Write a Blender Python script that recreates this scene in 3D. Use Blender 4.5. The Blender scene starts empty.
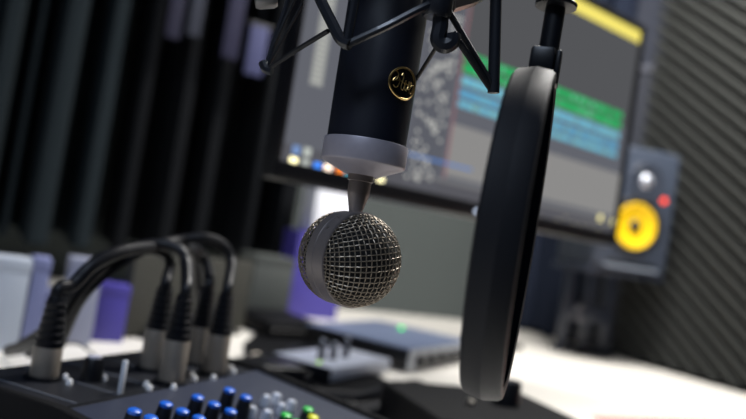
import bpy, bmesh, math, random
from math import sin, cos, pi, radians, sqrt, atan2
from mathutils import Vector, Matrix
random.seed(4)
S = bpy.context.scene
COL = S.collection

# ------------------------------------------------------------------ camera
FPX = 720.0
ROLL, PITCH, CZ = radians(9.0), radians(2.2), 0.95
FW = Vector((0, cos(PITCH), sin(PITCH)))
R0 = Vector((1, 0, 0)); U0 = R0.cross(FW)
UP = U0 * cos(ROLL) - R0 * sin(ROLL)
RT = R0 * cos(ROLL) + U0 * sin(ROLL)
CAM = Vector((0, 0, CZ))
cd = bpy.data.cameras.new('camera'); cam = bpy.data.objects.new('camera', cd); COL.objects.link(cam)
cam.matrix_world = Matrix(((RT.x, UP.x, -FW.x, CAM.x), (RT.y, UP.y, -FW.y, CAM.y), (RT.z, UP.z, -FW.z, CAM.z), (0, 0, 0, 1)))
cd.sensor_width = 36; cd.lens = 36 * FPX / 746
cd.clip_start = 0.02
cd.dof.use_dof = True; cd.dof.focus_distance = 0.372; cd.dof.aperture_fstop = 4.4
S.camera = cam

# ------------------------------------------------------------------ light and exposure
S.view_settings.view_transform = 'Standard'; S.view_settings.look = 'None'
S.view_settings.gamma = 1; S.view_settings.use_curve_mapping = False
S.view_settings.exposure = 0.0
W = bpy.data.worlds.new('world'); S.world = W; W.use_nodes = True
W.node_tree.nodes['Background'].inputs[0].default_value = (0.35, 0.45, 0.7, 1)
W.node_tree.nodes['Background'].inputs[1].default_value = 0.05

TH = radians(28)                       # the room is turned 28 degrees against the view
def RM(a, b, z=0.0):                   # room coordinates -> world
    return Vector((a * cos(TH) - b * sin(TH), a * sin(TH) + b * cos(TH), z))

def area(name, loc, target, size, power, color, sy=None):
    l = bpy.data.lights.new(name, 'AREA'); l.energy = power; l.color = color
    l.shape = 'RECTANGLE'; l.size = size; l.size_y = sy or size
    o = bpy.data.objects.new(name, l); COL.objects.link(o); o.location = loc
    o.rotation_euler = (Vector(target) - Vector(loc)).to_track_quat('-Z', 'Y').to_euler()
    return o
area('ceiling_panel_light', RM(1.0, 0.85, 2.07), RM(1.0, 0.85, 0), 0.7, 42, (1.0, 0.97, 0.93), 0.4)
area('room_light', RM(-0.9, -0.6, 2.52), RM(-0.9, -0.6, 0), 0.9, 27, (0.66, 0.79, 1.0), 0.5)

# ------------------------------------------------------------------ helpers
def ray(x, y): return FW + RT * ((x - 373) / FPX) - UP * ((y - 209.5) / FPX)
def PX(x, y, d): return CAM + ray(x, y) * d            # photo pixel at a given depth
def ONZ(x, y, z=0.75):                                 # photo pixel on a level surface
    r = ray(x, y); return CAM + r * ((z - CZ) / r.z)

def lin(c):
    return tuple(((v / 255) / 12.92 if v <= 10 else (((v / 255) + .055) / 1.055) ** 2.4) for v in c) + (1,)
MATS = {}
def mat(name, rgb, rough=0.5, metal=0.0, emit=0, noise=0.0, nscale=60, bump=0.0, bscale=300, alpha=1.0, spec=0.5, coat=0.0):
    if name in MATS: return MATS[name]
    m = bpy.data.materials.new(name); m.use_nodes = True; nt = m.node_tree
    b = nt.nodes['Principled BSDF']
    c = lin(rgb); b.inputs['Base Color'].default_value = c
    b.inputs['Roughness'].default_value = rough; b.inputs['Metallic'].default_value = metal
    b.inputs['Specular IOR Level'].default_value = spec
    b.inputs['Coat Weight'].default_value = coat
    tc = nt.nodes.new('ShaderNodeTexCoord')
    if noise > 0:
        n = nt.nodes.new('ShaderNodeTexNoise'); n.inputs['Scale'].default_value = nscale; n.inputs['Detail'].default_value = 4
        nt.links.new(tc.outputs['Object'], n.inputs['Vector'])
        r = nt.nodes.new('ShaderNodeMix'); r.data_type = 'RGBA'
        r.inputs[6].default_value = tuple(v * (1 - noise) for v in c[:3]) + (1,)
        r.inputs[7].default_value = tuple(min(1, v * (1 + noise)) for v in c[:3]) + (1,)
        nt.links.new(n.outputs[0], r.inputs[0]); nt.links.new(r.outputs[2], b.inputs['Base Color'])
    if bump > 0:
        n2 = nt.nodes.new('ShaderNodeTexNoise'); n2.inputs['Scale'].default_value = bscale; n2.inputs['Detail'].default_value = 3
        nt.links.new(tc.outputs['Object'], n2.inputs['Vector'])
        bp = nt.nodes.new('ShaderNodeBump'); bp.inputs['Strength'].default_value = bump; bp.inputs['Distance'].default_value = 0.002
        nt.links.new(n2.outputs[0], bp.inputs['Height']); nt.links.new(bp.outputs[0], b.inputs['Normal'])
    if emit > 0:
        b.inputs['Emission Color'].default_value = c; b.inputs['Emission Strength'].default_value = emit
    if alpha < 1: b.inputs['Alpha'].default_value = alpha
    MATS[name] = m; return m

BLACK = mat('black_plastic', (15, 17, 22), .36, noise=.15, nscale=90, spec=.35)
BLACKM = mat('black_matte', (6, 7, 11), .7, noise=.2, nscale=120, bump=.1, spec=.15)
RUBBER = mat('cable_rubber', (8, 11, 19), .45, noise=.1, spec=.25)
GUN = mat('gunmetal', (162, 157, 166), .45, metal=.3, noise=.06, nscale=300)
STEEL = mat('steel', (170, 166, 160), .32, metal=1, noise=.08)
CHROME = mat('chrome', (225, 225, 225), .15, metal=1)
NICKEL = mat('nickel_connector', (150, 142, 132), .42, metal=.45, noise=.1)
GOLD = mat('gold', (214, 182, 118), .3, metal=1)
WHITE = mat('white_plastic', (225, 226, 230), .45, noise=.03)
DESKW = mat('white_laminate', (236, 232, 224), .38, noise=.02, nscale=8)

def bm_obj(name, bm, m, parent=None, smooth=False, mats=None):
    me = bpy.data.meshes.new(name)
    bmesh.ops.recalc_face_normals(bm, faces=bm.faces)
    bm.to_mesh(me); bm.free()
    for mm in (mats or [m]): me.materials.append(mm)
    if smooth:
        for p in me.polygons: p.use_smooth = True
        try: me.set_sharp_from_angle(angle=radians(35))
        except Exception: pass
    o = bpy.data.objects.new(name, me); COL.objects.link(o)
    if parent: o.parent = parent
    return o
def tag(o, label, cat=None, group=None, kind=None):
    o['label'] = label
    if cat: o['category'] = cat
    if group: o['group'] = group
    if kind: o['kind'] = kind
    return o
def thing(name, loc, rz, label, cat, group=None):
    e = bpy.data.objects.new(name, None); COL.objects.link(e); e.empty_display_size = .02
    e.location = loc; e.rotation_euler = (0, 0, rz)
    return tag(e, label, cat, group)
def struct(o): o['kind'] = 'structure'; return o

def box(bm, lo, hi, bev=0.0, seg=2):
    r = bmesh.ops.create_cube(bm, size=1)
    vs = r['verts']
    for v in vs:
        v.co = Vector([(lo[i] + hi[i]) / 2 + v.co[i] * (hi[i] - lo[i]) for i in range(3)])
    if bev > 0:
        es = {e for v in vs for e in v.link_edges}
        bmesh.ops.bevel(bm, geom=list(es), offset=bev, segments=seg, affect='EDGES', profile=.5)
    return bm
def BOX(name, lo, hi, m, parent=None, bev=0.0, seg=2):
    return bm_obj(name, box(bmesh.new(), lo, hi, bev, seg), m, parent, smooth=bev > 0)
def lathe(bm, prof, n=32, M=Matrix(), cap=True):
    rings = []
    for r, z in prof:
        rings.append([bm.verts.new(M @ Vector((r * cos(2 * pi * i / n), r * sin(2 * pi * i / n), z))) for i in range(n)])
    for a, b in zip(rings, rings[1:]):
        for i in range(n): bm.faces.new((a[i], a[(i + 1) % n], b[(i + 1) % n], b[i]))
    if cap:
        bm.faces.new(rings[0]); bm.faces.new(rings[-1])
    return bm
def LATHE(name, prof, m, parent=None, n=32, M=Matrix(), cap=True):
    return bm_obj(name, lathe(bmesh.new(), prof, n, M, cap), m, parent, smooth=True)
def axis_matrix(loc, direction):
    q = Vector(direction).normalized().to_track_quat('Z', 'Y')
    return Matrix.Translation(Vector(loc)) @ q.to_matrix().to_4x4()
def catmull(pts, k=8, closed=False):
    pts = [Vector(p) for p in pts]; n = len(pts); out = []
    rng = range(n if closed else n - 1)
    for i in rng:
        g = (lambda j: pts[j % n]) if closed else (lambda j: pts[max(0, min(n - 1, j))])
        p0, p1, p2, p3 = g(i - 1), g(i), g(i + 1), g(i + 2)
        for s in range(k):
            t = s / k
            out.append(.5 * ((2 * p1) + (p2 - p0) * t + (2 * p0 - 5 * p1 + 4 * p2 - p3) * t * t + (3 * p1 - p0 - 3 * p2 + p3) * t ** 3))
    if not closed: out.append(pts[-1])
    return out
def tube(bm, pts, r, n=8, closed=False, flat=1.0):
    pts = [Vector(p) for p in pts]; rings = []; N = len(pts); prev = None
    for i, p in enumerate(pts):
        a = pts[(i - 1) % N] if closed or i > 0 else p
        b = pts[(i + 1) % N] if closed or i < N - 1 else p
        t = (b - a).normalized()
        if prev is None:
            u = t.orthogonal().normalized()
        else:
            u = (prev - t * prev.dot(t)).normalized()
        prev = u; w = t.cross(u)
        rr = r[i] if isinstance(r, (list, tuple)) else r
        rings.append([bm.verts.new(p + u * (rr * cos(2 * pi * k / n)) + w * (rr * flat * sin(2 * pi * k / n))) for k in range(n)])
    pairs = list(zip(rings, rings[1:])) + ([(rings[-1], rings[0])] if closed else [])
    for a, b in pairs:
        for k in range(n): bm.faces.new((a[k], a[(k + 1) % n], b[(k + 1) % n], b[k]))
    if not closed:
        bm.faces.new(rings[0]); bm.faces.new(rings[-1])
    return bm
def TUBE(name, pts, r, m, parent=None, n=8, closed=False, flat=1.0):
    return bm_obj(name, tube(bmesh.new(), pts, r, n, closed, flat), m, parent, smooth=True)
def copy_tree(o, parent=None):
    c = o.copy(); COL.objects.link(c); c.parent = parent
    for ch in list(o.children): copy_tree(ch, c)
    return c
def rodded(name, loc, rz, *a, **k): return thing(name, loc, rz, *a, **k)

# ------------------------------------------------------------------ the room
DZ = 0.75
A0, A1, B0, B1, H = -2.3, 1.482, -2.4, 1.75, 2.6
WALLM = mat('grey_felt_wall', (72, 78, 77), .9, noise=.22, nscale=220, bump=.5, bscale=500)
WALL2 = mat('slate_wall', (62, 66, 78), .9, noise=.12, nscale=40, bump=.2)
FLOORM = mat('floor_vinyl', (92, 88, 84), .5, noise=.2, nscale=12)
CEILM = mat('ceiling_paint', (150, 152, 158), .9, noise=.03)
def room_box(name, lo, hi, m):
    o = BOX(name, lo, hi, m); o.rotation_euler = (0, 0, TH); return struct(o)
room_box('floor', (A0 - .1, B0 - .1, -.08), (A1 + .1, B1 + .1, 0), FLOORM)
room_box('ceiling', (A0 - .1, B0 - .1, H), (A1 + .1, B1 + .1, H + .08), CEILM)
room_box('wall_back', (A0 - .1, B1, 0), (A1 + .1, B1 + .1, H), WALLM)
room_box('wall_right', (A1, B0, 0), (A1 + .1, B1, H), WALL2)
room_box('wall_left', (A0 - .1, B0, 0), (A0, B1, H), WALL2)
room_box('wall_front', (A0, B0 - .1, 0), (A1, B0, H), WALL2)

# ceiling lamps (the fixtures that carry the area lights)
for a, b, z, lab, wx, wy in ((1.0, 0.85, 2.08, 'flat white pendant lamp hanging above the white desk', .37, .22), (-0.9, -0.6, 2.53, 'cool white ceiling lamp over the far end of the room', .48, .28)):
    t = thing('ceiling_lamp', RM(a, b, z), TH, lab, 'lamp', 'ceiling lamps')
    BOX('housing', (-wx, -wy, 0), (wx, wy, .05), WHITE, t, .005)
    LATHE('hanger', [(.008, .05), (.008, H - z - .012), (.04, H - z - .010), (.04, H - z - .0005)], WHITE, t, 16)

# ------------------------------------------------------------------ desk
t = thing('desk', RM(0, 0, 0), TH, 'broad white laminate desk filling the corner of the studio', 'desk')
DA0, DA1, DB0, DB1 = -0.75, A1 - .004, 0.12, B1 - .004
BOX('tabletop', (DA0, DB0, DZ - .028), (DA1, DB1, DZ), DESKW, t, .003)
for a in (DA0 + .08, DA1 - .08):
    for b in (DB0 + .08, DB1 - .08):
        BOX('leg', (a - .03, b - .03, 0), (a + .03, b + .03, DZ - .028), BLACK, t, .004)

# ------------------------------------------------------------------ curtains
CURT = mat('curtain_cloth', (31, 38, 42), .9, noise=.18, nscale=300, bump=.3, bscale=700, spec=.1)
CURT2 = mat('navy_curtain_cloth', (32, 38, 52), .85, noise=.15, nscale=300, bump=.3, bscale=700, spec=.1)
def curtain(name, fronts, L, z0, z1, m, label, loc, rz, amp, soft):
    """pleated cloth along local x from 0 to L: forward pleats over the given intervals, deep folds between, wavy hem"""
    def sm(t): t = max(0, min(1, t)); return t * t * (3 - 2 * t)
    def f(x):
        v = 0
        for a, b, h in fronts:
            s_ = min(soft, (b - a) * .45)
            v = max(v, h * sm((x - a) / s_ + .5) * sm((b - x) / s_ + .5))
        return 1 - 2 * v
    nx = int(L / .005); zs = [0, .006, .1, .3, .55, .8, 1.0]
    bm = bmesh.new(); g = []
    for i in range(nx + 1):
        x = L * i / nx; y = f(x); row = []
        for s in zs:
            row.append(bm.verts.new((x + .006 * sin(9 * x) * (1 - s), y * amp * (1 - .2 * s), z0 + .012 * y * (1 - s) + (z1 - z0) * s)))
        g.append(row)
    for i in range(nx):
        for j in range(len(zs) - 1): bm.faces.new((g[i][j], g[i + 1][j], g[i + 1][j + 1], g[i][j + 1]))
    e = thing(name, loc, rz, label, 'curtain')
    o = bm_obj('cloth', bm, m, e, smooth=True)
    sol = o.modifiers.new('thickness', 'SOLIDIFY'); sol.thickness = .003
    TUBE('rail', [(-.002, .0, z1 + .012), (L + .002, .0, z1 + .012)], .011, BLACK, e, 10)
    return e
def back_a(px, py, b):                             # photo pixel on a plane parallel to the back wall -> room a
    r = ray(px, py); q = CAM + r * (b / (-r.x * sin(TH) + r.y * cos(TH))); return q.x * cos(TH) + q.y * sin(TH)
CA0 = -1.85; rnd = random.Random(3); fronts = []
x = .0
lim = back_a(-12, 120, 1.57) - CA0
while x < lim - .10:
    w = rnd.uniform(.04, .09); fronts.append((x, x + w, rnd.uniform(.7, 1))); x += w + rnd.uniform(.05, .08)
for p0, p1, h in ((-14, 9, 1), (23, 31, .75), (47, 74, 1), (95, 116, .85)):
    fronts.append((back_a(p0, 120, 1.57) - CA0, back_a(p1, 120, 1.57) - CA0, h))
CL = fronts[-1][1] + .022
curtain('pleated_curtain', fronts, CL, .842, 2.35, CURT, 'dark grey pleated curtain hanging behind the mixer and the pale cartons', RM(CA0, 1.650, 0), TH, .085, .028)
CB0 = CA0 + CL + .006; fronts = []
for p0, p1, h in ((138, 152, .7), (176, 192, .9), (214, 230, .7), (262, 274, .9), (300, 318, .7)):
    fronts.append((back_a(p0, 120, 1.57) - CB0, back_a(p1, 120, 1.57) - CB0, h))
CURT3 = mat('shaded_curtain_cloth', (17, 19, 22), .9, noise=.18, nscale=300, bump=.3, bscale=700, spec=.1)  # darker copy of the curtain cloth; its shade is put into the colour
curtain('pleated_curtain', fronts, fronts[-1][1] + .05, .842, 2.35, CURT3, 'pleated curtain coloured darker for its unlit part next to the computer monitor', RM(CB0, 1.650, 0), TH, .085, .028)
fr2 = [(.02 + i * .058, .02 + i * .058 + .026, (.8, 1, .7, .95, .8)[i % 5]) for i in range(5)]
curtain('pleated_curtain', fr2, .31, .765, 2.35, CURT2, 'narrow dark navy pleated curtain hanging beside the ribbed foam panel', RM(1.435, 1.42, 0), TH + pi / 2, -.036, .014)

# ------------------------------------------------------------------ ribbed foam on the right wall
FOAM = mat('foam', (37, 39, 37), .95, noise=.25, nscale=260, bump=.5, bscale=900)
FOAMB = mat('foam_valley_shade', (12, 12, 12), .95, noise=.2, nscale=200)  # shade of the valleys put into a blacker colour than the ribs
fy0, fy1, fz0, fz1 = -.35, 1.30, DZ + .012, 1.95
fe = thing('acoustic_foam_panel', RM(A1, 0, 0), TH, 'large dark grey foam panel with slanting ribs on the wall above the desk', 'foam panel')
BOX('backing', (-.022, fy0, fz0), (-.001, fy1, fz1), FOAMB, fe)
ang = radians(36); per = .0295
du = Vector((0, cos(ang), sin(ang))); dv = Vector((0, -sin(ang), cos(ang)))
cen = Vector((0, (fy0 + fy1) / 2, (fz0 + fz1) / 2))
ext = 1.25; k = -int(ext / per) - 1
while k * per < ext:
    c = cen + dv * (k * per); bm = bmesh.new()
    prof = [(-.022, -.0095), (-.050, -.0088), (-.056, -.0070), (-.058, 0), (-.056, .0070), (-.050, .0088), (-.022, .0095)]
    ends = []
    for s in (-1.6, 1.6):
        ends.append([bm.verts.new(c + du * s + dv * q + Vector((p, 0, 0))) for p, q in prof])
    n = len(prof)
    for i in range(n): bm.faces.new((ends[0][i], ends[0][(i + 1) % n], ends[1][(i + 1) % n], ends[1][i]))
    bm.faces.new(ends[0]); bm.faces.new(ends[1])
    for co, no in (((0, fy0, 0), (0, -1, 0)), ((0, fy1, 0), (0, 1, 0)), ((0, 0, fz0), (0, 0, -1)), ((0, 0, fz1), (0, 0, 1))):
        bmesh.ops.bisect_plane(bm, geom=bm.verts[:] + bm.edges[:] + bm.faces[:], plane_co=co, plane_no=no, clear_outer=True)
        be = [e for e in bm.edges if e.is_boundary]
        if be: bmesh.ops.holes_fill(bm, edges=be)
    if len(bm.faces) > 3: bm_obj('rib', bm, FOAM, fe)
    else: bm.free()
    k += 1

# slim dark board between the curtain and the foam
SLATE = mat('slate_board', (50, 53, 62), .8, noise=.15, nscale=150)
t = thing('bass_trap_board', RM(A1 - .019, 1.36, DZ), TH, 'tall slim slate grey acoustic board standing behind the loudspeaker', 'acoustic board')
BOX('board', (-.015, -.046, 0), (.015, .046, .735), SLATE, t, .006)
BOX('top_cap', (-.018, -.05, .735), (.018, .05, .76), mat('slate_cap', (86, 88, 98), .7, noise=.1), t, .006)

# ------------------------------------------------------------------ computer monitor
MT = radians(36.9)
def MN(a, b, z=0): return Vector((a * cos(MT) - b * sin(MT), a * sin(MT) + b * cos(MT), z))
MA0, MA1, MB, MZ0, MZ1 = .388, 1.045, .715, .998, 1.372
me_ = thing('computer_monitor', MN((MA0 + MA1) / 2, MB, DZ), MT, 'wide black computer monitor showing an audio editor with green and blue tracks', 'monitor')
mcx = (MA0 + MA1) / 2; hw = (MA1 - MA0) / 2
zb, zt = MZ0 - DZ, MZ1 - DZ
BZ = mat('monitor_bezel', (17, 17, 21), .35, noise=.1)
bm = bmesh.new()
box(bm, (-hw, 0, zb), (hw, .028, zt), .004)
bm_obj('housing', bm, BZ, me_, True)
sx0, sx1, sz0, sz1 = -hw + .008, hw - .012, zb + .022, zt - .012
for nm, lo, hi in (('bezel', (-hw + .001, -.004, zb + .001), (hw - .001, .001, sz0)), ('bezel', (-hw + .001, -.004, sz1), (hw - .001, .001, zt - .001)),
                   ('bezel', (-hw + .001, -.004, sz0), (sx0, .001, sz1)), ('bezel', (sx1, -.004, sz0), (hw - .001, .001, sz1))):
    BOX(nm, lo, hi, BZ, me_, .0012)
# monitor picture: flat panes of light laid on the glass
def scr(px, py):                                   # photo pixel on the screen plane -> local (x, z)
    n = Vector((-sin(MT), cos(MT), 0)); r = ray(px, py); q = CAM + r * (MB / r.dot(n))
    return q.x * cos(MT) + q.y * sin(MT) - mcx, q.z - DZ
sbm = bmesh.new(); smats = []
def pane(x0, z0, x1, z1, m, lv):
    x0, x1 = sorted((max(sx0, min(sx1, x0)), max(sx0, min(sx1, x1)))); z0, z1 = sorted((max(sz0, min(sz1, z0)), max(sz0, min(sz1, z1))))
    if x1 - x0 < 1e-4 or z1 - z0 < 1e-4: return
    if m not in smats: smats.append(m)
    y = -.0002 - lv * .00012
    f = sbm.faces.new([sbm.verts.new(v) for v in ((x0, y, z0), (x1, y, z0), (x1, y, z1), (x0, y, z1))]); f.material_index = smats.index(m)
def glow(name, rgb, e=1.0):
    if name in MATS: return MATS[name]
    m = bpy.data.materials.new(name); m.use_nodes = True; nt = m.node_tree; nt.nodes.clear()
    em = nt.nodes.new('ShaderNodeEmission'); em.inputs[0].default_value = lin(rgb); em.inputs[1].default_value = e
    o = nt.nodes.new('ShaderNodeOutputMaterial'); nt.links.new(em.outputs[0], o.inputs[0]); MATS[name] = m; return m
def glows(key, rgb, e=1.0): return glow('screen_' + key, rgb, e)
pane(sx0, sz0, sx1, sz1, glows('grey', (98, 100, 108)), 0)
xl, z_ = scr(455, 100); xr = sx1
_, zdark0 = scr(540, 96)
pane(xl, zdark0, xr, sz1, glows('dark', (84, 85, 88)), 1)                    # upper right pane
_, zb0 = scr(540, 150); _, zb1 = scr(540, 198)
pane(xl, zb1, xr, zb0, glows('beige', (140, 139, 138)), 1)                   # empty tracks
_, zy = scr(610, 21); _, zy2 = scr(610, 33)
pane(xl, sz1 - .020, xr, sz1, glows('yellow', (238, 222, 110), 1.1), 2)      # bright bar along the top
pane(sx0, sz0, sx1, sz0 + .020, glows('dock', (88, 88, 94)), 1)
# clips
for (py0, py1, key, rgb) in ((80, 88, 'green', (40, 170, 95)), (91, 100, 'green', (40, 170, 95)), (104, 112, 'cyan', (110, 180, 205)), (116, 124, 'cyan2', (95, 160, 195)), (127, 133, 'cyan', (110, 180, 205))):
    _, za = scr(540, py0); _, zbb = scr(540, py1)
    x = xl + .006; rnd = random.Random(py0)
    while x < xr - .03:
        w = rnd.uniform(.03, .09); pane(x, zbb, min(x + w, xr - .018), za, glows(key, rgb), 2); x += w + .003
# waveform ticks inside the clips
rnd = random.Random(8)
for i in range(110):
    py = rnd.choice((84, 95.5, 108, 120, 130)); _, zc_ = scr(540, py); x = rnd.uniform(xl + .01, xr - .03); h = rnd.uniform(.001, .004)
    pane(x, zc_ - h, x + .0022, zc_ + h, glows('wave', (150, 215, 190) if py < 100 else (170, 215, 230)), 3)
# mixer strips left of the tracks
x0m, _ = scr(412, 120); x1m, _ = scr(448, 120)
_, zm0 = scr(430, 190); _, zm1 = scr(430, -30)
pane(x0m, zm0, x1m, zm1, glows('strip', (92, 94, 102)), 1)
for i in range(120):
    x = rnd.uniform(x0m + .002, x1m - .006); z = rnd.uniform(zm0 + .004, zm1)
    pane(x, z, x + .0046, z + .0046, glows(rnd.choice(('dot_a', 'dot_b', 'dot_c')), {'dot_a': (190, 190, 185)}.get('dot_a')), 2)
xr0, _ = scr(452, 120); pane(xr0, zm0 + .02, xr0 + .003, zm1, glows('redline', (150, 100, 105)), 2)
xt0, zt0 = scr(309, 84); xt1, zt1 = scr(330, -40)
pane(xt0, zt0, xt0 + .018, sz1 - .03, glows('ruler', (150, 152, 150)), 1)
for i in range(40):
    z = zt0 + .004 + i * .006
    if z < sz1 - .034: pane(xt0 + .003, z, xt0 + .015, z + .002, glows('tick', (185, 185, 178)), 2)
_, zl0 = scr(440, 163); xq, _ = scr(330, 150)
pane(x0m, zl0, xl + .05, zl0 + .003, glows('blueline', (85, 130, 200)), 2)
_, zs0 = scr(540, 202); pane(xl - .05, zs0 - .004, xr, zs0, glows('scroll', (120, 120, 122)), 2)
for i in range(26):
    px = 400 + i * 8.2; x, z = scr(px, 193 + (px - 400) * .17 + rnd.uniform(-3, 3)); pane(x, z, x + .006, z + .003, glows('text', (165, 160, 140)), 2)
# dock icons
for px, py, key, rgb in ((293, 162, 'cream', (255, 245, 190)), (305, 164, 'icon_grey', (150, 155, 150)), (317, 167, 'icon_blue', (60, 130, 235)), (327.5, 169, 'icon_pale', (250, 225, 205)), (339.5, 172, 'icon_orange', (250, 130, 30)), (347, 176, 'icon_teal', (90, 170, 190)), (380, 181.5, 'cream', (255, 245, 190)),
                         (296, 150, 'icon_sky', (120, 150, 200)), (307, 152, 'icon_grey', (150, 155, 150)), (613, 222, 'icon_warm', (220, 210, 150)), (600, 218, 'icon_warm', (220, 210, 150))):
    x, z = scr(px, py)
    e = 2.6 if key in ('cream', 'icon_pale') else 1.7
    pane(x - .0052, z - .0052, x + .0052, z + .0052, glow('screen_' + key, rgb, e if py > 155 else 1.0), 4)
sc = bm_obj('screen', sbm, None, me_, mats=smats); sc['label'] = 'lit screen with an audio editor, green and blue clips and round dock icons'
LATHE('power_light', [(.003, 0), (.003, .003), (.0015, .004)], glow('power_led', (215, 230, 255), 1.5), me_, 12, axis_matrix((scr(474, 213)[0], -.004, zb + .010), (0, -1, 0)))
# arm and post behind the monitor
BOX('mount_plate', (-.06, .028, .36), (.06, .042, .48), BLACK, me_, .002)
pole = ONZ(492, 345); pl = Matrix.Rotation(-MT, 3, 'Z') @ (pole - MN(mcx, MB, DZ))
TUBE('arm', [(0, .04, .42), (pl.x * .5, pl.y * .5 + .05, .43), (pl.x, pl.y, .42)], .016, BLACK, me_, 12)
TUBE('post', [(pl.x, pl.y, .0), (pl.x, pl.y, .46)], .017, BLACK, me_, 16)
BOX('base_plate', (pl.x - .05, pl.y - .05, 0), (pl.x + .05, pl.y + .05, .012), BLACK, me_, .003)

# ------------------------------------------------------------------ loudspeaker on its stand
SPK = mat('speaker_body', (52, 58, 70), .42, noise=.1, nscale=60)
SPKF = mat('speaker_baffle', (62, 70, 84), .38, noise=.08)
YEL = mat('yellow_cone', (250, 205, 20), .42, noise=.05)
DARK = mat('dark_rubber', (20, 21, 24), .5)
wc = PX(633, 226, 1.62)
srot = radians(-12 + 0) + 0
# speaker local frame: +y points away from its front
SR = atan2(.98, .20) - pi / 2          # front looks to (0.20,-0.98)
SR = -(pi / 2 - atan2(.98, -.20)) if False else radians(11.5)
sbz = wc.z - .102
sp = thing('studio_loudspeaker', (wc.x + .004, wc.y, sbz), SR, 'charcoal studio loudspeaker with bright yellow woofer cone beside the monitor', 'loudspeaker')
BOX('cabinet', (-.092, .004, 0), (.092, .178, .282), SPK, sp, .012, 3)
BOX('baffle', (-.089, -.004, .004), (.089, .010, .278), SPKF, sp, .006, 3)
fr = lambda x, z, y=-.004: axis_matrix((x, y, z), (0, -1, 0))
wo = LATHE('woofer_ring', [(.066, 0), (.065, .004), (.060, .006), (.053, .004), (.050, -.001)], DARK, sp, 40, fr(-.002, .102), cap=False)
bm = bmesh.new(); lathe(bm, [(.0525, .0036), (.049, .0052), (.045, .003), (.014, .0004)], 40, fr(-.002, .102), cap=False)
bm_obj('woofer_cone', bm, YEL, sp, True)['label'] = 'bright yellow woofer cone'
LATHE('dust_cap', [(.0145, .0002), (.012, .004), (.006, .0066), (.001, .0072)], DARK, sp, 24, fr(-.002, .102))
LATHE('tweeter_waveguide', [(.043, .0005), (.041, .003), (.036, .0025), (.018, .0006)], SPK, sp, 32, fr(.012, .206), cap=False)
LATHE('tweeter_dome', [(.0165, .0004), (.014, .004), (.009, .007), (.001, .0085)], mat('tweeter_dome_foil', (190, 195, 205), .35, metal=.6), sp, 20, fr(.012, .206))
BOX('bass_port', (-.06, -.007, .010), (.06, -.003, .022), DARK, sp, .003)
BOX('port_lip', (-.066, -.012, .004), (.066, -.003, .010), mat('port_lip_grey', (140, 150, 165), .35), sp, .002)
LATHE('power_light', [(.0065, 0), (.006, .003), (.001, .0042)], glow('red_led', (255, 75, 50), 3.0), sp, 16, fr(.060, .170))
hh = sbz - DZ
ST = mat('stand_steel', (40, 46, 60), .4, noise=.08)
ss = thing('speaker_stand', (wc.x + .004, wc.y, DZ), SR, 'dark blue steel speaker stand with twin uprights on the desk', 'speaker stand')
BOX('top_plate', (-.10, .0, hh - .014), (.092, .175, hh), ST, ss, .004)
BOX('base_plate', (-.075, .140, 0), (.075, .176, .012), ST, ss, .003)
for x in (-.055, .0, .055):
    BOX('upright', (x - .012, .148, .012), (x + .012, .170, hh - .014), ST, ss, .003)
for x, z in ((-.028, .11), (-.022, .085)):
    LATHE('clamp_knob', [(.008, 0), (.008, .008), (.005, .011)], mat('clamp_knob_grey', (150, 150, 158), .25, metal=.6), ss, 16, axis_matrix((x, .146, z), (0, -1, 0)))
BOX('cross_bar', (-.055, .144, .078), (.055, .150, .118), ST, ss, .0015)

# ------------------------------------------------------------------ microphone
MX, MY = -.0092, .389
mz0 = .9112
mic = thing('studio_microphone', (MX, MY, mz0), 0, 'black studio microphone hanging upside down with a ball-shaped wire grille', 'microphone')
BODY = mat('mic_body', (15, 19, 31), .42, noise=.12, nscale=900, bump=.12, bscale=2500)
L = lambda z: z - mz0
body = LATHE('body', [(.0208, L(.9975)), (.0216, L(.9985)), (.0219, L(1.03)), (.0222, L(1.14)), (.021, L(1.143))], BODY, mic, 64)
LATHE('collar', [(.0082, L(.9822)), (.0090, L(.9820)), (.0224, L(.9880)), (.0228, L(.9885)), (.0230, L(.9892)), (.0230, L(.9996)), (.0228, L(1.0001)), (.0222, L(1.0003)), (.0205, L(1.0003))], GUN, mic, 64)
LATHE('neck', [(.0062, L(.9824)), (.0070, L(.9822)), (.0070, L(.9790)), (.0062, L(.9786)), (.0061, L(.9722)), (.0059, L(.9716)), (.0033, L(.9612)), (.0034, L(.9600))][::-1], mat('neck_metal', (140, 130, 126), .36, metal=.35, noise=.05), mic, 40)
# capsule head: band between two domes of woven wire; axis turned to the right
HC = Vector((.0009, 0, L(.9368))); HR = .0252; HW = .0067; KD = .84
hth = radians(45)
hax = Vector((sin(hth), -cos(hth), 0)); hs = Vector((cos(hth), sin(hth), 0)); hz = Vector((0, 0, 1))
def HP(s, u, v): return HC + hax * s + hs * u + hz * v
def head_lathe(name, prof, m, n=72):
    bm = bmesh.new(); rings = []
    for r, s in prof: rings.append([bm.verts.new(HP(s, r * cos(2 * pi * i / n), r * sin(2 * pi * i / n))) for i in range(n)])
    for a, b in zip(rings, rings[1:]):
        for i in range(n): bm.faces.new((a[i], a[(i + 1) % n], b[(i + 1) % n], b[i]))
    return bm_obj(name, bm, m, mic, True)
BAND = mat('band_metal', (116, 109, 108), .42, metal=.35, noise=.05, nscale=400)
band = head_lathe('band', [(HR - .0012, -HW), (HR, -HW), (HR + .0002, -HW + .0006), (HR + .0002, -.0016), (HR - .0001, -.0013), (HR + .0002, -.0010), (HR + .0002, HW - .0012), (HR + .0006, HW - .0008), (HR + .0006, HW + .0002), (HR - .0002, HW + .0006), (HR - .0014, HW + .0004), (HR - .0014, -HW), (HR - .0012, -HW)], BAND)
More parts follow.
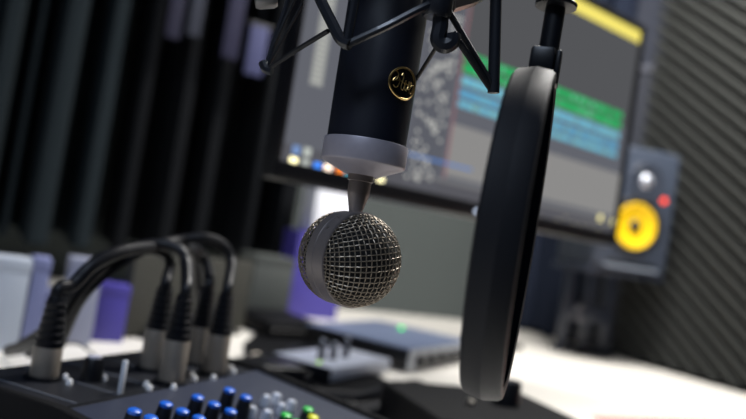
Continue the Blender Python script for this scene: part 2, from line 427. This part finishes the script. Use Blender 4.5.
for vv in (radians(125), radians(145), radians(-20)):
    p = HP(.002, (HR) * cos(vv), HR * sin(vv)); nrm = hs * cos(vv) + hz * sin(vv)
    o = LATHE('screw', [(.0007, 0), (.0007, .0004), (.0003, .0005)], STEEL, band, 10, axis_matrix(p, nrm))
WIRE = mat('grille_wire', (140, 130, 116), .45, metal=.75, noise=.1)
def dome(sign, name):
    """wires of a plain weave laid over the dome at even spacing"""
    bm = bmesh.new(); R = HR - .0006; sp_ = .0030; amp = .00026; rw = .00032; E_ = R * pi / 2; al = radians(10)
    N = int(E_ / sp_)
    for fam in (0, 1):
        for i in range(-N, N + 1):
            c0 = i * sp_; r = sqrt(max(0, E_ * E_ - c0 * c0))
            if r < sp_: continue
            K = max(10, int(90 * r / E_)); pts = []
            for j in range(K + 1):
                q = -r + 2 * r * j / K
                wv = amp * cos(pi * (q / sp_ + i + fam))
                a, b = (c0, q) if fam == 0 else (q, c0)
                a, b = a * cos(al) - b * sin(al), a * sin(al) + b * cos(al)
                rho = sqrt(a * a + b * b); ph = atan2(b, a); th_ = min(rho / R, pi / 2)
                u, v, h = (R + wv) * sin(th_) * cos(ph), (R + wv) * sin(th_) * sin(ph), (R * KD + wv) * cos(th_)
                pts.append(HP(sign * (HW + h), u, v))
            tube(bm, pts, rw, 5)
    return bm_obj(name, bm, WIRE, mic, True)
g1 = dome(1, 'wire_grille'); g1['label'] = 'rounded grille of woven steel wire facing front'
g2 = dome(-1, 'wire_grille'); g2['label'] = 'rounded grille of woven steel wire at the back'
INN = mat('inner_foam', (9, 9, 11), .9)
for sg in (1, -1):
    prof = [(.023 * cos(a), sg * (HW * .9 + KD * .0225 * sin(a))) for a in [i * pi / 2 / 10 for i in range(10)]] + [(.0004, sg * (HW * .9 + KD * .0225))]
    head_lathe('windscreen_lining', prof, INN, 32)
# emblem on the body
eb = radians(-88.6 + 41); BR = .0221
def EP(u, v, h=0.0): a = eb + 1.09 * u / BR; return Vector(((BR + h) * cos(a), (BR + h) * sin(a), L(1.0317) + v * .93))
bm = bmesh.new()
rr = .0086; nn = 48; ctr = bm.verts.new(EP(0, 0, .0003)); rim = [bm.verts.new(EP(rr * .95 * cos(2 * pi * i / nn), rr * .95 * sin(2 * pi * i / nn), .0003)) for i in range(nn)]
mid = [bm.verts.new(EP(rr * .5 * cos(2 * pi * i / nn), rr * .5 * sin(2 * pi * i / nn), .0003)) for i in range(nn)]
for i in range(nn):
    bm.faces.new((ctr, mid[i], mid[(i + 1) % nn])); bm.faces.new((mid[i], rim[i], rim[(i + 1) % nn], mid[(i + 1) % nn]))
badge = bm_obj('badge', bm, mat('badge_black', (12, 10, 10), .25), mic, True); badge['label'] = 'round black badge with gold rim and gold script'
TUBE('badge_rim', [EP(rr * cos(2 * pi * i / nn), rr * sin(2 * pi * i / nn), .0004) for i in range(nn)], .00062, GOLD, badge, 8, True)
strokes = [[(-.0068, .0028), (-.0058, .0042), (-.0040, .0030), (-.0046, .0008), (-.0062, -.0002), (-.0050, .0016), (-.0034, .0016), (-.0030, -.0008), (-.0044, -.0026), (-.0058, -.0018)],
           [(-.0022, .0030), (-.0016, .0040), (-.0012, .0020), (-.0018, -.0020), (-.0006, -.0028), (.0002, -.0010), (.0004, .0014), (.0004, -.0016), (.0014, -.0026), (.0024, -.0008), (.0026, .0016), (.0025, -.0020)],
           [(.0026, -.0022), (.0038, -.0010), (.0046, .0008), (.0036, .0014), (.0032, -.0012), (.0042, -.0032), (.0058, -.0020), (.0066, .0002)],
           [(-.0064, -.0004), (-.0030, .0006), (.0010, -.0002), (.0062, .0006)]]
for s in strokes:
    TUBE('script_stroke', catmull([EP(u * 1.1, v * 1.35, .0006) for u, v in s], 5), .00031, GOLD, badge, 6)

# ------------------------------------------------------------------ shock mount
SMM = mat('shockmount_steel', (26, 29, 36), .38, noise=.12, coat=.2)
ELA = mat('elastic_cord', (16, 17, 21), .6, noise=.2, nscale=800)
sm = thing('shock_mount', (MX, MY, 1.078), 0, 'black spider shock mount with bent rods and cords around the microphone', 'shock mount')
o0 = Vector((MX, MY, 1.078))
def SP(x, y, d): return PX(x, y, d) - o0
def rod(name, pts, r, m=SMM, n=8, k=6):
    p = [SP(*q) for q in pts]
    return TUBE(name, catmull(p, k) if len(p) > 2 else p, r, m, sm, n)
# zig-zag inner frame around the body
rod('inner_frame_rod', [(360, -40, .352), (355, 0, .352), (347, 43, .352)], .0022, k=5)
rod('inner_frame_rod', [(346, 45, .352), (385, 27, .350), (420, 9, .352), (438, 2, .356)], .0021)
rod('inner_frame_rod', [(312, -18, .372), (322, 3, .368), (333, 25, .360), (341, 40, .354), (350, 45, .351)], .0029)
# right hub and its hook
LATHE('hub', [(.0062, -.002), (.0075, 0), (.0078, .006), (.0070, .018), (.0055, .03)], SMM, sm, 24, Matrix.Translation(SP(436, 14, .358)))
rod('hook', [(441, 14, .358), (440, 28, .358), (438, 40, .358), (444, 46, .358), (452, 42, .358), (453, 34, .358)], .0040)
# cords on the right
rod('elastic_cord', [(447, 8, .360), (495, 90, .372)], .0017, ELA)
rod('elastic_cord', [(453, 33, .358), (492, 91, .372)], .0017, ELA)
rod('elastic_cord', [(437, 46, .360), (405, 97, .408)], .0011, ELA)
p = [SP(497, -45, .372), SP(493.5, 93, .372)]
bm = bmesh.new(); tube(bm, p, .0031, 12); bm_obj('outer_arm', bm, SMM, sm, True)
LATHE('cord_clip', [(.0022, -.001), (.0026, .001), (.0026, .004), (.002, .006)], SMM, sm, 12, Matrix.Translation(SP(494, 91, .372)))
# cords and arm on the left
rod('elastic_cord', [(328, 31, .365), (300, 48, .38), (269, 68, .395)], .0013, ELA)
rod('elastic_cord', [(303, 3, .39), (268, 66, .396)], .0008, ELA)
rod('elastic_cord', [(297, -6, .40), (265, 64, .398)], .0008, ELA)
rod('outer_arm', [(296, -30, .402), (287, 5, .401), (275, 40, .400), (267, 66, .398)], .0018)
rod('cord_clip', [(263, 62, .397), (266, 69, .396), (272, 71, .395)], .0026)
LATHE('clamp_knob', [(.0045, -.006), (.0055, -.004), (.0055, .004), (.0045, .006)], mat('knob_grey', (135, 132, 130), .4, metal=.3), sm, 20, axis_matrix(SP(266, -1, .402), (1, 0.2, .3)))
# metal clamp ring round the body and outer ring, just above the view
def ring(name, z, R, r, m):
    return TUBE(name, [Vector((R * cos(2 * pi * i / 48), R * sin(2 * pi * i / 48), z - 1.078)) for i in range(48)], r, m, sm, 10, True)
ring('clamp_ring', 1.094, .0252, .0028, SMM)
rod('ring_foot', [(450, 4, .385), (470, -2, .392), (485, -12, .40)], .0048, mat('ring_foot_metal', (120, 112, 106), .35, metal=.7))
ring('outer_ring', 1.118, .066, .0036, SMM)
for a in (25, 115, 205, 295):
    a = radians(a); TUBE('spoke', [Vector((.024 * cos(a), .024 * sin(a), .017)), Vector((.066 * cos(a), .066 * sin(a), .040))], .0022, SMM, sm)
TUBE('hanger', [Vector((.02, .063, .040)), Vector((.03, .10, .09)), Vector((.03, .11, .15))], .006, SMM, sm, 12)

# boom arm carrying the mount, above the view
bo = Vector((MX + .03, MY + .11, 1.228))
gx = PX(556, -70, .345)
ba = thing('boom_pole', bo, 0, 'black pole dropping from the ceiling to hold the microphone mount', 'pole')
TUBE('pole', [Vector((0, 0, .002)), Vector((0, 0, H - bo.z - .004))], .010, SMM, ba, 16)
TUBE('side_arm', [Vector((0, 0, .06)), Vector((gx.x - bo.x, gx.y - bo.y, .06)), gx - bo + Vector((0, 0, .003))], .005, SMM, ba, 10)
LATHE('ceiling_plate', [(.02, H - bo.z - .03), (.05, H - bo.z - .012), (.05, H - bo.z - .001)], SMM, ba, 24)

# ------------------------------------------------------------------ pop filter
PC = Vector((.0668, .3420, .9622))
pr = radians(-14.6)                               # its axis points mostly to the right
pf = thing('pop_filter', PC, pr, 'round black pop filter seen edge-on beside the microphone', 'pop filter')
pf.rotation_euler = (0, radians(0.9), pr)
POP = mat('pop_rim', (29, 30, 34), .55, noise=.12, nscale=500, bump=.12, bscale=1500, spec=.2)
AX = Matrix.Rotation(pi / 2, 4, 'Y')              # lathe z -> local x
def plathe(name, prof, m, parent, cap=False): return LATHE(name, prof, m, parent, 96, AX, cap)
plathe('rim', [(.0705, -.0085), (.0752, -.0092), (.0768, -.0080), (.0783, -.0002), (.0785, .0002), (.0774, .0072), (.0762, .0088), (.0742, .0092), (.0725, .0090), (.0705, .008), (.0705, -.0085)], POP, pf)
NET = mat('nylon_mesh', (3, 4, 8), .9, noise=.3, nscale=1500, spec=.0)
sc1 = plathe('nylon_screen', [(.0710, .0084), (.0005, .0084), (.0005, .0078), (.0710, .0078)], NET, pf)
sc2 = plathe('nylon_screen', [(.0710, -.0060), (.0005, -.0060), (.0005, -.0066), (.0710, -.0066)], NET, pf)
BOX('clamp_block', (-.0048, -.0075, .0755), (.0068, .0075, .0895), BLACK, pf, .0018)
BOX('clamp_strap', (.0070, -.0060, .0720), (.0098, .0060, .0888), BLACK, pf, .0012)
SM_ = Matrix.Translation((.0030, 0, 0))
LATHE('stem', [(.0048, .087), (.0048, .135)], BLACK, pf, 24, SM_)
LATHE('stem_collar', [(.0050, .1100), (.0098, .1105), (.0100, .1123), (.0075, .1145), (.0050, .1155)], BLACK, pf, 28, SM_)
gn = [Vector((.003, 0, .133)), Vector((.003, .004, .15)), (Matrix.Rotation(-pr, 3, 'Z') @ (PX(556, -70, .345) - PC))]
TUBE('gooseneck', catmull(gn, 6), .0042, BLACK, pf, 12)

# ------------------------------------------------------------------ audio mixer
mt = radians(23.0)
mo = ONZ(64, 410, .812); mo.z = DZ
mx = thing('audio_mixer', mo, pi / 2 - mt, 'black audio mixer with blue-capped knobs and five plugs in its top', 'mixer')
MIXB = mat('mixer_black', (17, 20, 28), .45, noise=.15, nscale=90)
MIXF = mat('mixer_face', (34, 41, 60), .42, noise=.1, nscale=120)
ML, MD, MH = .232, .108, .062                    # length, depth of the jack deck, height
FD, FH = .20, .034                               # knob face: depth and height at its front edge
def prism(name, pts, x0, x1, m, parent, bev=0.0):
    bm = bmesh.new(); a = [bm.verts.new((x0, y, z)) for y, z in pts]; b = [bm.verts.new((x1, y, z)) for y, z in pts]; n = len(pts)
    for i in range(n): bm.faces.new((a[i], a[(i + 1) % n], b[(i + 1) % n], b[i]))
    bm.faces.new(a); bm.faces.new(b)
    if bev: bmesh.ops.bevel(bm, geom=bm.edges[:], offset=bev, segments=2, affect='EDGES')
    return bm_obj(name, bm, m, parent, bev > 0)
prism('chassis', [(MD, 0), (MD, MH - .001), (0, MH - .001), (-FD, FH - .001), (-FD, 0)], 0, ML, MIXB, mx, .003)
prism('jack_deck', [(MD - .004, MH - .003), (MD - .004, MH), (.004, MH), (.004, MH - .003)], .004, ML - .004, MIXB, mx, .0008)
sl = atan2(MH - FH, FD)
prism('control_face', [(-.001, MH - .003), (-.001, MH + .0006), (-FD + .004, FH + .0016), (-FD + .004, FH - .003)], .004, ML - .004, MIXF, mx, .0006)
prism('side_rail', [(MD, 0), (MD, MH + .003), (0, MH + .003), (-FD, FH + .003), (-FD, 0)], -.008, 0, BLACKM, mx, .0015)
prism('side_rail', [(MD, 0), (MD, MH + .003), (0, MH + .003), (-FD, FH + .003), (-FD, 0)], ML, ML + .008, BLACKM, mx, .0015)
# vent holes on the side rail
VENT = mat('vent_grey', (46, 47, 52), .5)
for i in range(13):
    for j in range(4):
        y = .095 - i * .013; z = .012 + j * .011
        if z < MH - .008 - max(0, -y) * .14:
            BOX('vent_slot', (-.0088, y - .0035, z - .002), (-.0078, y + .0035, z + .002), VENT, mx)
# deck dividers and jacks
for i in range(6):
    x = .016 + i * .040
    BOX('deck_line', (x - .0005, .006, MH), (x + .0005, MD - .008, MH + .0006), mat('deck_print', (96, 100, 110), .5), mx)
def to_mix(p): return Matrix.Rotation(-(pi / 2 - mt), 3, 'Z') @ (p - mo)
conn_px = [(44, 374), (152, 366), (171, 379), (196, 361), (214, 370)]
conn_w = [ONZ(x, y, DZ + MH + .003) for x, y in conn_px]
for w in conn_w:
    l = to_mix(w)
    LATHE('socket', [(.0135, 0), (.0135, .0025), (.0112, .003), (.0108, .0005)], BLACK, mx, 24, Matrix.Translation((l.x, l.y, MH)), cap=False)
for (x, y) in ((66, 374), (70, 379), (101, 370), (105, 375), (147, 381), (150, 385), (192, 372), (195, 376), (231, 365), (234, 369), (174, 384), (214, 375)):
    l = to_mix(ONZ(x, y, DZ + MH + .004))
    LATHE('jack_nut', [(.0023, 0), (.0023, .0020), (.0016, .0038), (.0006, .0042)], mat('nut_glint', (250, 250, 252), .12), mx, 10, Matrix.Translation((l.x, l.y, MH)))  # near-white colour puts the glints of the metal nuts into the material
l = to_mix(ONZ(91, 380, DZ + MH))
kb = LATHE('gain_knob', [(.0085, 0), (.0080, .004), (.0068, .016), (.0060, .017)], BLACK, mx, 20, Matrix.Translation((l.x, l.y, MH)))
LATHE('knob_cap', [(.0052, .0168), (.0050, .0182)], mat('cap_pale', (190, 190, 205), .4), kb, 16, Matrix.Translation((l.x, l.y, MH)))
l = to_mix(ONZ(120, 394, DZ + MH))
BOX('lever', (l.x - .0016, l.y - .0016, MH), (l.x + .0016, l.y + .0016, MH + .024), mat('lever_white', (215, 220, 228), .4), mx, .0006)
# knobs on the sloping face, in rows
NRM = Vector((0, -sin(sl), cos(sl)))
def face_hit(px, py, lift):                       # ray to the plane parallel to the face, lifted
    n = Matrix.Rotation(pi / 2 - mt, 3, 'Z') @ NRM; c = mo + Vector((0, 0, MH)) + n * lift
    r = ray(px, py); q = CAM + r * ((c - CAM).dot(n) / r.dot(n)); l = to_mix(q); return l - NRM * lift
KH = .0150
BLUEC = mat('knob_blue', (20, 96, 205), .35); KB = mat('knob_black', (16, 18, 26), .4)
GREENC = mat('knob_green', (40, 190, 70), .35); YELC = mat('knob_yellow', (225, 225, 40), .35); PALEC = mat('knob_pale', (205, 210, 222), .3, metal=.3)
def knob(px, py, cap, r=.0052, h=KH):
    b = face_hit(px, py, h)
    M = axis_matrix(b, NRM)
    k = LATHE('knob', [(r * 1.15, 0), (r * 1.1, .003), (r * .92, h - .001), (r * .84, h)], KB, mx, 16, M)
    LATHE('knob_cap', [(r * .84, h - .001), (r * .84, h + .0018), (r * .6, h + .0026)], cap, k, 14, M)
for i in range(4):
    for j in range(3):
        px, py = 134 + 31.7 * i + 16.5 * j, 413 - 7 * i + 7 * j
        if px < 262: knob(px, py, BLUEC)
for px, py, c in ((286, 417, GREENC), (308, 411, GREENC), (313, 419, YELC), (297, 424, GREENC)): knob(px, py, c, .0050, .010)
for px, py in ((252, 408), (267, 397), (277, 395), (282, 405), (292, 402), (268, 412)):
    b = face_hit(px, py, .008)
    LATHE('push_button', [(.0042, 0), (.0042, .0075), (.0030, .0092)], PALEC, mx, 14, axis_matrix(b, NRM))

# plugs and their cables
def plug(w, i, label):
    zz = DZ + MH + .0005; sh = .023 if i == 0 else .034
    t = thing('cable_plug', (w.x, w.y, zz), 0, label, 'plug', 'plugs in the mixer')
    LATHE('shell', [(.0098, 0), (.0101, .001), (.0102, sh - .002), (.0096, sh)], NICKEL, t, 24)
    pr_ = [(.0098, sh)]
    for k in range(6):
        z = sh + .001 + k * .0055; r = .0101 - k * .0006
        pr_ += [(r, z), (r, z + .0036), (r - .0008, z + .0040), (r - .0008, z + .0052)]
    pr_ += [(.0055, sh + .036)]
    LATHE('boot', pr_, RUBBER, t, 20)
    return t, zz + sh + .034
plug_labels = ['nickel cable plug standing alone at the vented end of the mixer',
               'nickel cable plug behind the lever on the mixer deck', 'nickel cable plug in front, closest to the white lever on the mixer',
               'nickel cable plug at the back of the mixer deck', 'nickel cable plug at the front corner of the mixer deck']
ends = []
for i, w in enumerate(conn_w):
    t, z = plug(w, i, plug_labels[i]); ends.append((t, Vector((w.x, w.y, z))))
def cable(t, top, pts, r=.0047):
    o = Vector(t.location); p = [top - Vector((0, 0, .004)), top + Vector((0, 0, .008))] + [PX(*q) for q in pts]
    c = TUBE('cable', catmull([v - o for v in p], 8), r, RUBBER, t, 10); return c
cable(ends[0][0], ends[0][1], [(74, 284, .535), (95, 264, .545), (124, 251, .565), (155, 247, .60), (185, 248, .65), (196, 262, .70), (200, 300, .74), (205, 332, .76)])
cable(ends[1][0], ends[1][1], [(170, 262, .66), (160, 252, .65), (140, 251, .63), (112, 262, .60), (88, 280, .575), (68, 304, .585), (50, 335, .61), (30, 353, .66)])
cable(ends[2][0], ends[2][1], [(186, 264, .595), (180, 250, .60), (158, 244, .60), (128, 250, .585), (100, 266, .565), (78, 290, .56), (60, 318, .575), (38, 340, .60), (8, 350, .68)])
cable(ends[3][0], ends[3][1], [(206, 262, .70), (196, 250, .68), (172, 244, .65), (140, 247, .61), (105, 256, .585), (82, 274, .57), (62, 300, .575), (44, 330, .61), (16, 348, .68)])
cable(ends[4][0], ends[4][1], [(231, 262, .66), (224, 246, .66), (206, 238, .65), (180, 240, .64), (146, 249, .61), (116, 266, .60), (94, 284, .60), (76, 308, .62), (60, 345, .66)])

# thin loose wire behind the mixer
p = [ONZ(4, 356, DZ + .003), ONZ(30, 352, DZ + .02), ONZ(60, 345, DZ + .035), ONZ(76, 343, DZ + .03), ONZ(88, 350, DZ + .02), ONZ(96, 357, DZ + .006)]
TUBE('thin_wire', catmull(p, 8), .0014, RUBBER, None, 6)
tag(bpy.data.objects['thin_wire'], 'thin black wire curling on the desk behind the mixer', 'wire')

# ------------------------------------------------------------------ boxes at the back of the desk
LAV = mat('lavender_card', (128, 134, 176), .6, noise=.04); LAV2 = mat('lavender_grey_card', (124, 130, 160), .6, noise=.04)
PUR = mat('purple_card', (70, 62, 150), .55, noise=.05); PALE = mat('pale_card', (146, 150, 170), .6, noise=.03)
WHC = mat('white_card', (232, 234, 242), .6, noise=.02); GRC = mat('grey_card', (72, 76, 74), .7, noise=.08)
def carton(px0, px1, pyb, pyt, m, depth, label, z=DZ, fold=True, group=None, lid=None):
    A = ONZ((px0 + px1) / 2, pyb, z) if True else None
    d = (A - CAM).dot(FW)
    # width along the room's long axis
    wv = (px1 - px0) * d / FPX; den = cos(TH) + sin(TH) * 0.0
    den = abs(cos(TH) - sin(TH) * (A.x / A.y)); w = wv / den
    h = (pyb - pyt) * cos(ROLL) * d / FPX
    t = thing('carton', A, TH, label, 'box', group)
    BOX('body', (-w / 2, 0, 0), (w / 2, depth, h - .006), m, t, .0012)
    BOX('lid', (-w / 2 - .0008, -.0008, h - .016), (w / 2 + .0008, depth + .0008, h), lid or m, t, .0012)
    return t, A, w, h
carton(-34, 17, 350, 256, mat('blue_white_card', (184, 192, 206), .6, noise=.02), .05, 'tall white carton standing at the curtain end of the desk')
carton(19, 36, 352, 257, LAV, .05, 'slim pale lavender carton between the white carton and the cable bundle')
carton(38, 56, 348, 290, LAV2, .05, 'low greyish lavender carton behind the cable bundle')
carton(58, 90, 345, 258, PALE, .05, 'pale grey carton behind the arching black cables')
carton(91, 122, 342, 284, PUR, .05, 'low deep purple carton next to the pale grey carton')
carton(246, 286, 322, 256, GRC, .10, 'dull grey carton on the desk in front of the curtain')
_t, A_, w_, h_ = carton(287, 336, 318, 232, PUR, .09, 'purple carton on the desk behind the microphone grille')
t = thing('carton', A_ + Vector((0, 0, h_)) + RM(.018, .0, 0), TH, 'white carton lying on top of the purple one', 'box')
BOX('body', (-.05, .005, .0005), (.045, .085, .11), WHC, t, .002)
BOX('lid', (-.051, .004, .096), (.046, .086, .116), WHC, t, .002)

p0, p1 = ONZ(122, 339), ONZ(243, 332); dv_ = p1 - p0
t = thing('desk_divider', p0, atan2(dv_.y, dv_.x), 'low dark grey felt divider standing on the desk behind the plugs', 'divider')
BOX('panel', (0, 0, .004), (dv_.length, .014, .125), mat('divider_felt', (66, 66, 62), .95, noise=.2, nscale=300, bump=.3, spec=.1), t, .003)
for x in (.04, dv_.length - .04): BOX('foot', (x - .012, -.018, 0), (x + .012, .032, .006), BLACK, t, .001)

# made-up strips standing in for lavender and blue window patches at the curtain
for px, py0, py1, wpx, m, lab in ((253, 25, 75, 17, mat('patch_lavender', (54, 58, 94), .8), 'made-up pale lavender strip for a window patch at the dark curtain'), (172, -10, 38, 13, mat('patch_blue', (9, 10, 40), .8), 'made-up short deep blue strip for a window patch at the dark curtain'),
                                  (193, -10, 36, 12, mat('patch_grey', (30, 35, 50), .8), 'made-up greyish blue strip for a window patch at the dark curtain'), (229, -10, 58, 15, mat('patch_navy', (11, 12, 46), .8), 'made-up long deep blue strip for a window patch at the dark curtain')):
    n = Vector((-sin(TH), cos(TH), 0)); r = ray(px, py1); A = CAM + r * (1.535 / r.dot(n)); d = (A - CAM).dot(FW)
    w = wpx * d / FPX / .9; h = (py1 - py0) * d / FPX
    h = h + (.0 if py0 > 0 else .12)
    t = thing('window_patch_strip', A, TH, lab, 'strip', 'strips on the curtain')
    BOX('cloth', (-w / 2, 0, 0), (w / 2, .008, h), m, t, .002)
    TUBE('rod', [(-w / 2 - .006, .004, h + .002), (w / 2 + .006, .004, h + .002)], .004, BLACK, t)
    TUBE('cord', [(0, .004, h), (0, .05, 2.36 - A.z)], .0012, RUBBER, t, 6)

# ------------------------------------------------------------------ small gear on the desk
def gear_frame(p0, p1): d = p1 - p0; return atan2(d.y, d.x), d.length
# white headphone amplifier
p0, p1 = ONZ(329, 387), ONZ(389, 375); rz, ln = gear_frame(p0, p1)
GREYW = mat('pale_metal', (168, 174, 190), .4, noise=.06)
p0.z += .0022
t = thing('headphone_amplifier', p0, rz, 'small pale grey box with three upright knobs and a lime light', 'amplifier')
BOX('case', (0, 0, .003), (ln, .095, .022), GREYW, t, .002)
BOX('side_cheek', (-.004, .0, .001), (0.0, .095, .021), BLACK, t, .001)
for x in (.02, ln - .02):
    for y in (.015, .08): LATHE('foot', [(.005, 0), (.005, .003)], DARK, t, 12, Matrix.Translation((x, y, 0)))
for x, y, h in ((.034, .040, .026), (.058, .036, .022), (.096, .038, .026)):
    k = LATHE('knob', [(.0058, .022), (.0055, .024), (.0046, .022 + h - .002), (.0040, .022 + h)], mat('knob_dark_grey', (70, 72, 80), .4), t, 16, Matrix.Translation((x, y, 0)))
    LATHE('knob_cap', [(.0038, .0218 + h), (.003, .0235 + h)], PALEC, k, 12, Matrix.Translation((x, y, 0)))
LATHE('power_light', [(.0022, .022), (.0022, .0232), (.001, .024)], glow('lime_led', (190, 255, 60), 2.0), t, 10, Matrix.Translation((.012, .028, 0)))
# black interface with pale top
p0, p1 = ONZ(408, 374), ONZ(465, 363); rz, ln = gear_frame(p0, p1)
t = thing('audio_interface', p0, rz, 'black audio interface with blue-grey top and silver front panel', 'audio interface')
BOX('case', (0, 0.004, .003), (ln + .02, .20, .036), BLACK, t, .002)
BOX('lid', (-.001, .002, .036), (ln + .021, .202, .0395), mat('blue_grey_lid', (98, 110, 138), .4, noise=.05), t, .001)
BOX('front_panel', (0, 0, .004), (ln + .02, .004, .036), mat('silver_panel', (176, 180, 186), .4, metal=.2), t, .0008)
for i in range(5):
    x = .03 + i * .042
    LATHE('knob', [(.011, 0), (.0108, .010), (.0095, .012)], BLACK, t, 18, axis_matrix((x, 0, .019), (0, -1, 0)))
for x in (.02, ln):
    for y in (.02, .18): LATHE('foot', [(.006, 0), (.006, .003)], DARK, t, 12, Matrix.Translation((x, y, 0)))
LATHE('power_light', [(.0045, .0395), (.0045, .0425), (.0025, .044)], glow('green_led', (40, 220, 90), 3.0), t, 10, Matrix.Translation((.198, .122, 0)))
# black volume controller
p0, p1 = ONZ(416, 404, DZ + .042), ONZ(551, 408, DZ + .042)
p0.z = DZ
d = ONZ(520, 392, DZ + .042) - ONZ(436, 385, DZ + .042)
rz = atan2(d.y, d.x)
t = thing('volume_controller', p0, rz, 'low black desktop volume controller with one tall black dial and silver button', 'controller')
q = Matrix.Rotation(-rz, 3, 'Z') @ (p1 - p0)
bm = bmesh.new(); box(bm, (0, -.07, .003), (q.x + .004, .106, .042))
bmesh.ops.bevel(bm, geom=[e for e in bm.edges if abs((e.verts[0].co - e.verts[1].co).z) > .03], offset=.016, segments=5, affect='EDGES')
bmesh.ops.bevel(bm, geom=[e for e in bm.edges if min(v.co.z for v in e.verts) > .041], offset=.002, segments=2, affect='EDGES')
bm_obj('case', bm, BLACKM, t, True)
for x in (.02, q.x - .02):
    for y in (-.05, .08): LATHE('foot', [(.006, 0), (.006, .0035)], DARK, t, 12, Matrix.Translation((x, y, 0)))
def loc_on(px, py, z): return Matrix.Rotation(-rz, 3, 'Z') @ (ONZ(px, py, DZ + z) - p0)
l = loc_on(506, 404, .042)
k = LATHE('dial', [(.0155, .042), (.0150, .044), (.0138, .066), (.0126, .068)], BLACK, t, 28, Matrix.Translation((l.x, l.y, 0)))
l = loc_on(470, 405, .042)
LATHE('button', [(.0046, .042), (.0046, .047), (.0030, .0485)], STEEL, t, 16, Matrix.Translation((l.x, l.y, 0)))

# dark clutter: power adapter, flat case and cables
p = ONZ(262, 384); t = thing('power_adapter', p, radians(30), 'black power adapter block on the desk beside the mixer', 'adapter')
BOX('case', (-.03, -.02, 0), (.05, .035, .026), BLACK, t, .005, 3); TUBE('strain_relief', [(.05, .008, .012), (.068, .008, .010)], .0045, RUBBER, t, 10)
p = ONZ(286, 336); t = thing('flat_case', p, radians(36), 'flat dark zip case lying on the desk in front of the grey carton', 'case')
BOX('body', (-.060, -.035, 0), (.065, .13, .030), BLACKM, t, .008, 3); TUBE('zip', [(-.050, -.0355, .015), (.055, -.0355, .015)], .0012, BLACK, t, 6)
def loose(name, px, r, label, z=0.0):
    pts = [ONZ(x, y, DZ + r) + Vector((0, 0, dz)) for x, y, dz in px]
    o = TUBE(name, catmull(pts, 8), r, RUBBER, None, 8); tag(o, label, 'cable', 'loose cables on the desk'); return o
loose('loose_cable', [(300, 392, 0), (330, 395, 0), (362, 396, 0), (392, 388, 0), (416, 384, 0), (428, 391, 0)], .0065, 'thick black cable in front of the pale grey box')
loose('loose_cable', [(292, 400, 0), (312, 404, .0), (345, 408, .0), (385, 405, .0), (402, 400, .0), (412, 394, 0)], .0060, 'thick black cable crossing to the black volume controller')
loose('loose_cable', [(326, 419, 0), (352, 414, 0), (385, 409, 0), (398, 414, 0), (402, 425, 0)], .0055, 'black cable looping below the volume controller')
loose('loose_cable', [(282, 356, 0), (296, 349, 0), (314, 347, 0), (330, 349, 0)], .0060, 'short black cable behind the pale grey box')
loose('loose_cable', [(240, 372, 0), (252, 358, .0), (285, 362, 0), (300, 372, 0), (308, 384, 0)], .0055, 'black cable beside the power adapter')

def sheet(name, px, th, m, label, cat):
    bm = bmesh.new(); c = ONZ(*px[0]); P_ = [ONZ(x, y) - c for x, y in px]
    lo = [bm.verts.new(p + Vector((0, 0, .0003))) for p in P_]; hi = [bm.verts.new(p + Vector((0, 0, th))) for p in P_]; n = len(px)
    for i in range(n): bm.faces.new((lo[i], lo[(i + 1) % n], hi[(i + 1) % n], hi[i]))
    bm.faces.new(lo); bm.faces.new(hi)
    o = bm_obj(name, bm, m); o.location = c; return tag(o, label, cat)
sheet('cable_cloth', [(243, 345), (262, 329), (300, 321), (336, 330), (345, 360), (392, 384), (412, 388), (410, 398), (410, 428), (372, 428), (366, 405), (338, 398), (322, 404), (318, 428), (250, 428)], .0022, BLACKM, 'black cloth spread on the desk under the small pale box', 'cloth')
sheet('bare_desk_slip', [(246, 358), (256, 354), (286, 366), (278, 375)], .0030, mat('bare_desk_cream', (226, 214, 200), .8, noise=.03), 'cream slip standing in for bare desk on the black cloth beside the mixer', 'slip')  # added slip standing in for bare desk between the dark clutter

# added pink sheet standing in for a warm reflection at the desk edge
t = thing('pink_edge_sheet', RM(.98, .60, DZ), TH, 'made-up pink sheet for the warm reflection at the front of the white desk', 'pink sheet')
BOX('pad', (-.20, -.13, 0), (.22, .132, .003), mat('reflection_pink', (235, 150, 140), .8, noise=.05), t, .0012)
